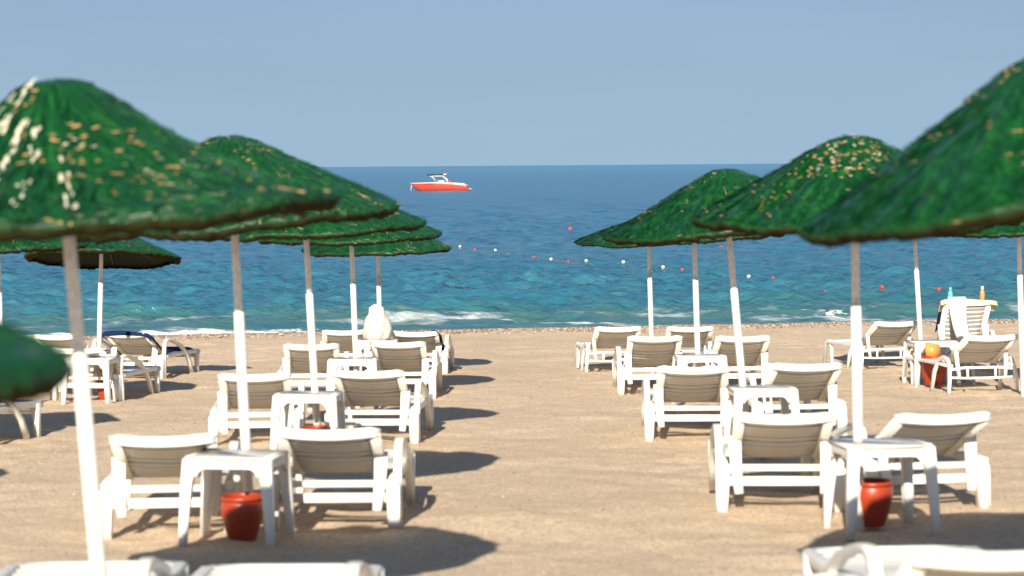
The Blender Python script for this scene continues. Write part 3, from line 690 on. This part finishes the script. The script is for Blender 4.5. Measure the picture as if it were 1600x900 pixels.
# ------------------------------------------------------------------ tables and pots
TW, TH = 0.51, 0.50
def t_apron():
    n = 15; pts = []; hs = []
    for i in range(n):
        u = 2 * i / (n - 1) - 1; e = max(0, (abs(u) - 0.62) / 0.38); h = 0.052 + 0.06 * e * e
        pts.append((u * 0.205, 0, TH - 0.016 - h / 2)); hs.append(h)
    return sweep('apron', pts, hs, 0.018, (0, 0, 1), M_PL, 0.004)
def t_leg():
    a = sweep('x', [(0.252, .252, -.03), (0.244, .244, .15), (0.228, .228, .36), (0.213, .213, TH - .02)], [.046, .054, .068, .082], [.046, .054, .068, .082], (1, 0, 0), M_PL, .014, False)
    b = sweep('x', [(0.225, .276, -.0), (0.196, .252, TH - .06)], .006, .008, (1, 0, 0), M_PL, .002, False)
    return join('leg', [a, b], M_PL)
def table(xc, Y, yaw, label, group='white plastic side tables'):
    X = pix(xc, 700, Y).x; Yc = Y + 0.25
    rt = empty('side_table', (X, Yc, GZ(X, Yc)), R_(yaw)); tag(rt, label, 'side table', group)
    rt.rotation_euler = (R_(-2.14), 0, R_(yaw))
    link('tabletop', cached('ttop', lambda: box('tabletop', (0, 0, TH - .012), (TW, TW, .024), M_PL_DARK, 0.008, 3, 0.045)), rt)
    for i in range(4):
        r = (0, 0, i * math.pi / 2)
        link('leg', cached('tleg_', t_leg), rt, (0, 0, 0), r)
        link('apron', cached('tap', t_apron), rt, Matrix.Rotation(i * math.pi / 2, 3, 'Z') @ Vector((0, -0.238, 0)), r)
    link('centre_sleeve', cached('tsl', lambda: lathe('centre_sleeve', [(.0, TH - .15), (.012, TH - .15), (.020, TH - .14), (.022, TH - .02), (0, TH - .02)], M_PL, 14)), rt, (0.03, -0.12, 0))
    return rt
table(360, 12.05, -7, 'white side table over the fully visible red pot, front of the left column')
table(1388, 12.25, 7, 'white side table over the red pot at the front of the right column')
table(478, 17.2, -3, 'white side table second from the front in the left column')
table(1196, 17.2, 3, 'white side table second from the front in the right column')
table(551, 22.6, 0, 'white side table third from the front in the left column, low below the bag')
table(1097, 22.4, 2, 'white side table third from the front in the right column')
table(590, 27.2, 0, 'white side table under the plastic bag')
table(1461, 25.0, 6, 'white side table beside the leaning far right pole')
table(140, 23.6, -8, 'white side table behind the nearest left pole')
def pot(xc, yb, label, Y=None, s=1.0):
    if Y is None:
        hz = 258.5 + (800 - xc) * .0075; Y = 5627 / (yb - hz - 127)
    X = pix(xc, yb, Y).x
    rt = empty('plant_pot', (X, Y, GZ(X, Y) - .005)); tag(rt, label, 'pot', 'terracotta red pots under the tables'); rt.scale = (s, s, s)
    body = [(0.0, 0.0), (.070, 0), (.076, .006), (.092, .05), (.109, .11), (.120, .165), (.122, .195), (.117, .228), (.110, .244), (.102, .244), (.107, .19), (.09, .10), (.06, .02), (0, .02)]
    link('pot_body', cached('pb', lambda: lathe('pot_body', body, M_POT, 32)), rt)
    link('pot_rim', cached('prm', lambda: lathe('pot_rim', [(.1085, .238), (.119, .242), (.124, .252), (.122, .262), (.114, .266), (.106, .262), (.1035, .245), (.1085, .238)], M_POT, 32)), rt)
    return rt
pot(379, 846, 'red pot standing in full view under the front left table')
pot(1362, 826, 'red pot standing under the front right table')
pot(484, 0, 'red pot of which only the rim shows under the second left table', 17.0)
pot(1188, 0, 'red pot of which only the rim shows under the second right table', 17.0)
pot(1461, 0, 'red pot by the far right table with an orange bag above it', 25.0, 1.3)
pot(156, 0, 'small red pot glimpsed past the nearest left pole', 24.2)

# ------------------------------------------------------------------ towels, bag, bottles
def cloth(name, pts2d, mat, parent_inv=None, thick=0.012):
    """pts2d: rows of 3-D points; thin solid sheet with crumple"""
    nr, nc = len(pts2d), len(pts2d[0]); V = []; Fc = []
    for row in pts2d:
        for p in row: V.append(Vector(p))
    N = len(V)
    def nrm(i, j):
        a = V[min(i + 1, nr - 1) * nc + j] - V[max(i - 1, 0) * nc + j]; b = V[i * nc + min(j + 1, nc - 1)] - V[i * nc + max(j - 1, 0)]
        n = a.cross(b); return n.normalized() if n.length > 1e-9 else Vector((0, 0, 1))
    V2 = [V[i * nc + j] + nrm(i, j) * thick for i in range(nr) for j in range(nc)]
    for i in range(nr - 1):
        for j in range(nc - 1):
            a = i * nc + j; Fc += [(a, a + 1, a + nc + 1, a + nc), (N + a, N + a + nc, N + a + nc + 1, N + a + 1)]
    for i in range(nr - 1):
        for j in (0, nc - 1):
            a = i * nc + j; Fc.append((a, a + nc, N + a + nc, N + a))
    for j in range(nc - 1):
        for i in (0, nr - 1):
            a = i * nc + j; Fc.append((a, a + 1, N + a + 1, N + a))
    me = mesh_from(name, V + V2, Fc, mat)
    bm = bmesh.new(); bm.from_mesh(me); bmesh.ops.recalc_face_normals(bm, faces=bm.faces); bm.to_mesh(me); bm.free(); return me
def lounger_point(o, ang, s, x, h):
    """point along a lounger's lying surface: s<0 up the backrest, s>0 towards the foot"""
    a = R_(ang)
    if s < 0: p = Vector((x, HY, HZ)) + Matrix.Rotation(-a, 3, 'X') @ Vector((0, s, h))
    else: p = Vector((x, HY + s, HZ + h))
    return Matrix.Translation(o.location) @ o.rotation_euler.to_matrix().to_4x4() @ p
def towel_on(o, ang, x0, x1, s0, s1, mat, label, h=0.03, droop=1.1):
    rows = []
    n = 36; m = 14
    for i in range(n):
        s = s0 + (s1 - s0) * i / (n - 1); row = []
        for j in range(m):
            u = j / (m - 1); x = x0 + (x1 - x0) * u; hh = h + 0.006 * math.sin(7 * u + 9 * s) + 0.004 * math.sin(23 * s + 3 * u)
            if abs(x) > 0.29: hh -= (abs(x) - 0.29) * droop
            if s < -BL - .03: e = -(s + BL + .03); row.append(lounger_point(o, ang, -BL - .035 - .01 * math.sin(5 * u), x, hh - e)); continue
            row.append(lounger_point(o, ang, s, x, hh))
        rows.append(row)
    t = link('beach_towel', cloth('beach_towel', rows, mat)); tag(t, label, 'towel'); return t
towel_on(A_, 22, -.33, .36, -.86, 1.15, M_NAVY, 'navy towel spread over the lounger at the far left', h=.035)
R4 = [o for o in C.objects if o.get('label', '').startswith('far white lounger right of the bag')][0]
towel_on(R4, 19, .20, .34, -.80, 0.9, M_NAVY, 'navy towel edge hanging off the lounger right of the bag', h=.035)
towel_on(F_, 47, -.345, .37, -.86, -.60, M_YTOW, 'straw coloured towel folded over the top of the upright backrest', h=.04, droop=.35)
towel_on(F_, 47, -.34, -.26, -.74, -.25, M_NAVY, 'dark towel strip at the left edge of the upright backrest', h=.07)
# white towel hanging down behind
def hang():
    rows = []; 
    for i in range(20):
        v = i / 19; row = []
        for j in range(10):
            u = j / 9; wdt = 0.22 - 0.07 * v
            p = lounger_point(F_, 47, -BL - .02, -.125 + (u - .5) * wdt, .07)
            back = Vector((0.10 * v * v - .01, -0.075 + 0.018 * math.sin(u * 12 + v * 2) - 0.02 * v, -0.56 * v))
            if i == 0: back.y += .09; back.z += 0.01
            if i == 1: back.y += .04; back.z += 0.045
            row.append(p + back)
        rows.append(row)
    return cloth('hanging_towel', rows, M_WTOW)
tag(link('hanging_towel', hang()), 'white towel hanging down the back of the upright lounger', 'towel')
def bottle(x, label, mb, mc, hh):
    p = lounger_point(F_, 47, -BL + .01, x, .065)
    rt = empty('bottle', p); tag(rt, label, 'bottle')
    link('bottle_body', lathe('bottle_body', [(0, 0), (.026, 0), (.029, .01), (.029, hh * .6), (.02, hh * .72), (.016, hh * .74), (0, hh * .74)], mb, 16), rt)
    link('cap', lathe('cap', [(0, hh * .74), (.019, hh * .74), (.018, hh), (0, hh)], mc, 14), rt)
bottle(-.205, 'teal green bottle standing on top of the towelled backrest', M_TEAL, M_TEAL, .17)
bottle(.20, 'orange bottle with a pale cap on top of the towelled backrest', M_ORANGE, M_CREAM, .18)

def carrier_bag(p, label, s, mat, name='plastic_bag'):
    r = np.random.default_rng(4); V = []; Fc = []; NA, prof = 28, [(0.01, 0), (.13, .0), (.172, .03), (.180, .09), (.172, .15), (.155, .22), (.135, .27), (.115, .31), (.095, .35), (.070, .385)]
    for r0, z in prof:
        for k in range(NA):
            a = 2 * math.pi * k / NA; q = r0 * (1 + .07 * math.sin(3 * a + z * 9) + .08 * math.sin(7 * a - z * 17) + .05 * math.sin(13 * a + z * 40) + r.uniform(-.04, .04))
            fl = 0.75 if z < .3 else 0.6
            V.append((q * math.cos(a), q * math.sin(a) * fl, z))
    for j in range(len(prof) - 1):
        for k in range(NA):
            a = j * NA + k; b = j * NA + (k + 1) % NA; Fc.append((a, b, b + NA, a + NA))
    Fc.append(tuple(range(NA - 1, -1, -1)))
    Fc.append(tuple(range((len(prof) - 1) * NA, len(prof) * NA)))
    rt = empty(name, p); rt.scale = (s, s, s); tag(rt, label, 'bag')
    link('bag_body', mesh_from('bag_body', V, Fc, mat), rt)
    for yy in (-.03, .03):
        pts = [(-.055, yy, .31), (-.060, yy, .35), (-.056, yy * .6, .395), (-.02, yy * .3, .42), (.02, yy * .3, .415), (.05, yy * .6, .39), (.055, yy, .35), (.05, yy, .31)]
        link('bag_handle', sweep('bag_handle', pts, .014, [.07, .075, .08, .075, .075, .08, .075, .07], (0, 1, 0), mat, .004), rt)
    return rt
bp = pix(589, 536, 27.35); carrier_bag((bp.x, 27.35, GZ(bp.x, 27.45) + TH + 0.003), 'knotted white translucent plastic bag of shopping on the far left column table', 1.0, M_BAG)
op = pix(1458, 545, 25.2); ob = box('orange_beach_bag', (0, 0, .09), (.16, .10, .17), M_ORANGE, .012, 2)
for v in ob.vertices: v.co.x += .012 * math.sin(v.co.z * 60); v.co.y += .01 * math.sin(v.co.x * 70)
tag(link('orange_beach_bag', ob, None, (pix(1455, 545, 25.0).x, 25.0, GZ(op.x, 25.0) + .30), (0, R_(6), R_(20))), 'small orange bag sticking up out of the pot under the far right table', 'bag')

# ------------------------------------------------------------------ floats and buoys
def sea_point(x, y):
    hz = 258.5 + (800 - x) * .0075; Y = F * CAM_H / (y - hz); p = pix(x, y, Y); return Vector((p.x, Y, float(sea_z(np.array([[p.x]]), np.array([[Y]]))[0, 0]) + 0.01))
ORD = ['first', 'second', 'third', 'fourth', 'fifth', 'sixth', 'seventh', 'eighth', 'ninth', 'tenth', 'eleventh', 'twelfth', 'thirteenth', 'fourteenth', 'fifteenth', 'sixteenth']
near = [(718.7, 388, 'w'), (742, 391.5, 'r'), (774, 394, 'w'), (793, 397, 'r'), (810, 400, 'w'), (835, 404.6, 'r'), (861, 409, 'w'), (888, 410, 'r'), (916, 412, 'w'), (946, 413.7, 'r'),
        (974, 418, 'w'), (1004, 421, 'r'), (1036, 423, 'w'), (1065.7, 423.8, 'r'), (1098.7, 426, 'w'), (1132, 433, 'r'), (1170, 438, 'w'), (1208, 443.6, 'r'), (1244, 451, 'w'), (1290, 457, 'r'),
        (1335, 461, 'w'), (1378.6, 464.6, 'r'), (1425, 465.5, 'w'), (1467, 467, 'r'), (1505.6, 473, 'w'), (1560, 477.7, 'r')]
farl = [(1402, 362, 'r'), (1512, 363, 'w'), (1536, 366.5, 'r'), (1560, 369.7, 'w')]
fm = {}
for c, m in (('w', M_WFL), ('r', M_RED)):
    fm[c] = lathe('float', [(0, -.06), (.03, -.055), (.055, -.035), (.066, 0), (.055, .035), (.03, .058), (0, .062)], m, 16)
cnt = {'w': 0, 'r': 0}
for x, y, c in near:
    p = sea_point(x, y); o = link('float', fm[c], None, (p.x, p.y, p.z + .025), (R_(90), 0, R_(random.uniform(-40, 40)))); k = cnt[c]; cnt[c] += 1
    s = 0.82 if c == 'w' else 0.85; o.scale = (s, s, s * 1.1)
    tag(o, f"small {'white' if c == 'w' else 'red'} float on the near swimming rope, {ORD[k]} {'white' if c == 'w' else 'red'} one from the left", 'float', 'floats on the near swimming rope')
rp = [sea_point(x, y) for x, y, c in near]; pts = []
for a, b in zip(rp, rp[1:]):
    for k in range(6):
        u = k / 6; q = a.lerp(b, u); q.z = float(sea_z(np.array([[q.x]]), np.array([[q.y]]))[0, 0]) + .006; pts.append(q)
pts.append(rp[-1]); pts = [pts[0] + Vector((-14, 12, 0))] + pts + [pts[-1] + Vector((6, -2.5, 0))]
tag(link('float_rope', tube('float_rope', pts, 0.011, M_ROPE)), 'thin dark rope strung between red and white floats', 'rope')
for i, (x, y, c) in enumerate(farl):
    p = sea_point(x, y); o = link('float', fm[c], None, (p.x, p.y, p.z + .03), (R_(90), 0, 0)); o.scale = (1.2, 1.2, 1.3)
    tag(o, ['red far float seen under the right hand parasols, beside the leaning pole', 'white far float left of the right edge parasol pole, under its rim', 'red far float between two white ones under the right edge parasol', 'white far float nearest the right edge parasol pole'][i], 'float', 'floats on the far swimming rope')
def buoy(x, y, s, label):
    p = sea_point(x, y + 4); rt = empty('mooring_buoy', (p.x, p.y, p.z)); rt.scale = (s,) * 3; tag(rt, label, 'buoy', 'red mooring buoys')
    link('buoy_ball', cached('bb', lambda: lathe('buoy_ball', [(0, -.1), (.04, -.08), (.10, -.02), (.15, .08), (.16, .15), (.145, .22), (.10, .28), (.05, .31), (.03, .33), (0, .335)], M_RED, 20)), rt)
    link('buoy_ring', cached('brg', lambda: tube('buoy_ring', [(.035 * math.cos(a), 0, .35 + .035 * math.sin(a)) for a in [k * .5236 for k in range(13)]], .010, M_BLACK)), rt)
buoy(891, 358, .68, 'red buoy floating alone left of the right column parasols')
buoy(1127, 385, .78, 'bigger red buoy floating just left of the leaning pole')

# ------------------------------------------------------------------ boat
def boat():
    Yb = 290.0; p = pix(687, 297, Yb)
    rt = empty('motor_boat', (p.x, Yb, 0.0), R_(-4)); tag(rt, 'orange red motor boat with black sunshade anchored far out, bow to the left', 'boat')
    L = 7.9
    def section(u):           # u 0 bow .. 1 stern ; returns half beam, keel z, chine z, deck z
        b = 1.15 * min(1, (u / 0.42) ** 0.6) if u > 0 else 0.02
        if u > 0.9: b *= 1 - (u - .9) * 2.2
        deck = 0.98 + 0.10 * math.sin(min(u, .5) * math.pi) - 0.30 * max(0, u - .55) / .45 - (0.35 * max(0, u - .93) / .07)
        keel = 0.62 * (1 - min(1, u / .28)) ** 1.6 - 0.28
        return max(b, .03), keel, deck
    def hull():
        V = []; Fc = []; n = 26; prof_n = 9
        for i in range(n):
            u = i / (n - 1); b, k, d = section(u); x = (u - 0.5) * L
            ring = [(-1, 1.0, d), (-1.0, .62, None), (-.86, .30, None), (-.5, .08, None), (0, 0, None), (.5, .08, None), (.86, .30, None), (1.0, .62, None), (1, 1.0, d)]
            for s, f, _ in ring:
                V.append((x + (0.0 if f == 1 else (1 - f) * .55 * (1 - min(1, u / .25))), s * b * (1.0 if f > .5 else 1), k + (d - k) * f))
        for i in range(n - 1):
            for j in range(prof_n - 1):
                a = i * prof_n + j; Fc.append((a, a + 1, a + 1 + prof_n, a + prof_n))
        Fc.append(tuple((n - 1) * prof_n + j for j in range(prof_n)))
        me = mesh_from('hull', V, Fc, M_HULL); bm = bmesh.new(); bm.from_mesh(me); bmesh.ops.recalc_face_normals(bm, faces=bm.faces); bm.to_mesh(me); bm.free(); return me
    link('hull', hull(), rt)
    def deck():
        V = []; Fc = []; n = 24
        for i in range(n):
            u = 0.01 + .96 * i / (n - 1); b, k, d = section(u); x = (u - .5) * L
            well = 0.0 if u < .42 or u > .9 else -.22
            for s in (-1.0, -.80, -.72, 0, .72, .80, 1.0):
                V.append((x, s * b * .99, d + (.04 if abs(s) == .8 else (.05 + well if abs(s) < .8 else .003))))
        for i in range(n - 1):
            for j in range(6):
                a = i * 7 + j; Fc.append((a, a + 1, a + 8, a + 7))
        return mesh_from('deck', V, Fc, M_DECK)
    link('deck', deck(), rt)
    # rubbing strip, waterline stripe, side windows
    for s in (-1, 1):
        pts = []
        for i in range(16):
            u = .02 + .94 * i / 15; b, k, d = section(u); pts.append(((u - .5) * L, s * (b + .012), d - .03))
        link('rubbing_strake', sweep('rubbing_strake', pts, [.05 + .012 * i for i in range(16)], .05, (0, 0, 1), M_DECK, .02), rt)
        for u0, u1, dz in ((.24, .45, -.13), (.66, .80, -.10)):
            pts = []
            for i in range(6):
                u = u0 + (u1 - u0) * i / 5; b, k, d = section(u); pts.append(((u - .5) * L, s * (b + .006), d + dz))
            link('side_window', sweep('side_window', pts, [.02, .09, .12, .12, .09, .03], .02, (0, 0, 1), M_GLASS, .006), rt)
    link('swim_platform', box('swim_platform', (L / 2 + .12, 0, .22), (.55, 1.7, .07), M_BWHITE, .02), rt)
    link('windscreen', sweep('windscreen', [(-.25, -.62, 1.18), (-.55, -.35, 1.22), (-.62, 0, 1.24), (-.55, .35, 1.22), (-.25, .62, 1.18)], .34, .02, (.35, 0, 1), M_GLASS, .008), rt)
    link('console', box('console', (.25, 0, 1.05), (.75, .8, .6), M_BWHITE, .06), rt)
    for x in (1.05, 1.45):
        link('seat', box('seat', (x, 0, 1.12), (.45, 1.1, .45), M_HULL, .08), rt)
    link('seat', box('seat', (2.5, 0, .82), (.6, 1.5, .3), M_DECK, .08), rt)
    link('sunshade', box('sunshade', (-.5, 0, 2.10), (2.1, 1.55, .17), M_BLACK, .03), rt)
    for s in (-1, 1):
        link('arch_strut', tube('arch_strut', [(-.35, s * .72, 1.1), (-.8, s * .7, 1.75), (-1.25, s * .66, 1.97)], .04, M_BWHITE), rt)
        link('arch_strut', tube('arch_strut', [(1.25, s * .72, 1.0), (.85, s * .7, 1.6), (.45, s * .66, 1.97), (-.9, s * .66, 1.94)], .055, M_BWHITE), rt)
    link('radar_dome', lathe('radar_dome', [(0, 0), (.18, 0), (.22, .06), (.18, .14), (0, .17)], M_BWHITE, 14), rt, (.7, 0, 2.08))
    link('navigation_light', lathe('navigation_light', [(0, 0), (.05, 0), (.05, .3), (.11, .34), (.09, .46), (0, .48)], M_HULL, 12), rt, (1.0, 0, 1.9))
    link('anchor_line', tube('anchor_line', [(-3.72, 0, .92), (-3.8, -.02, .5), (-3.86, -.03, -.1)], .035, M_BWHITE), rt)
boat()
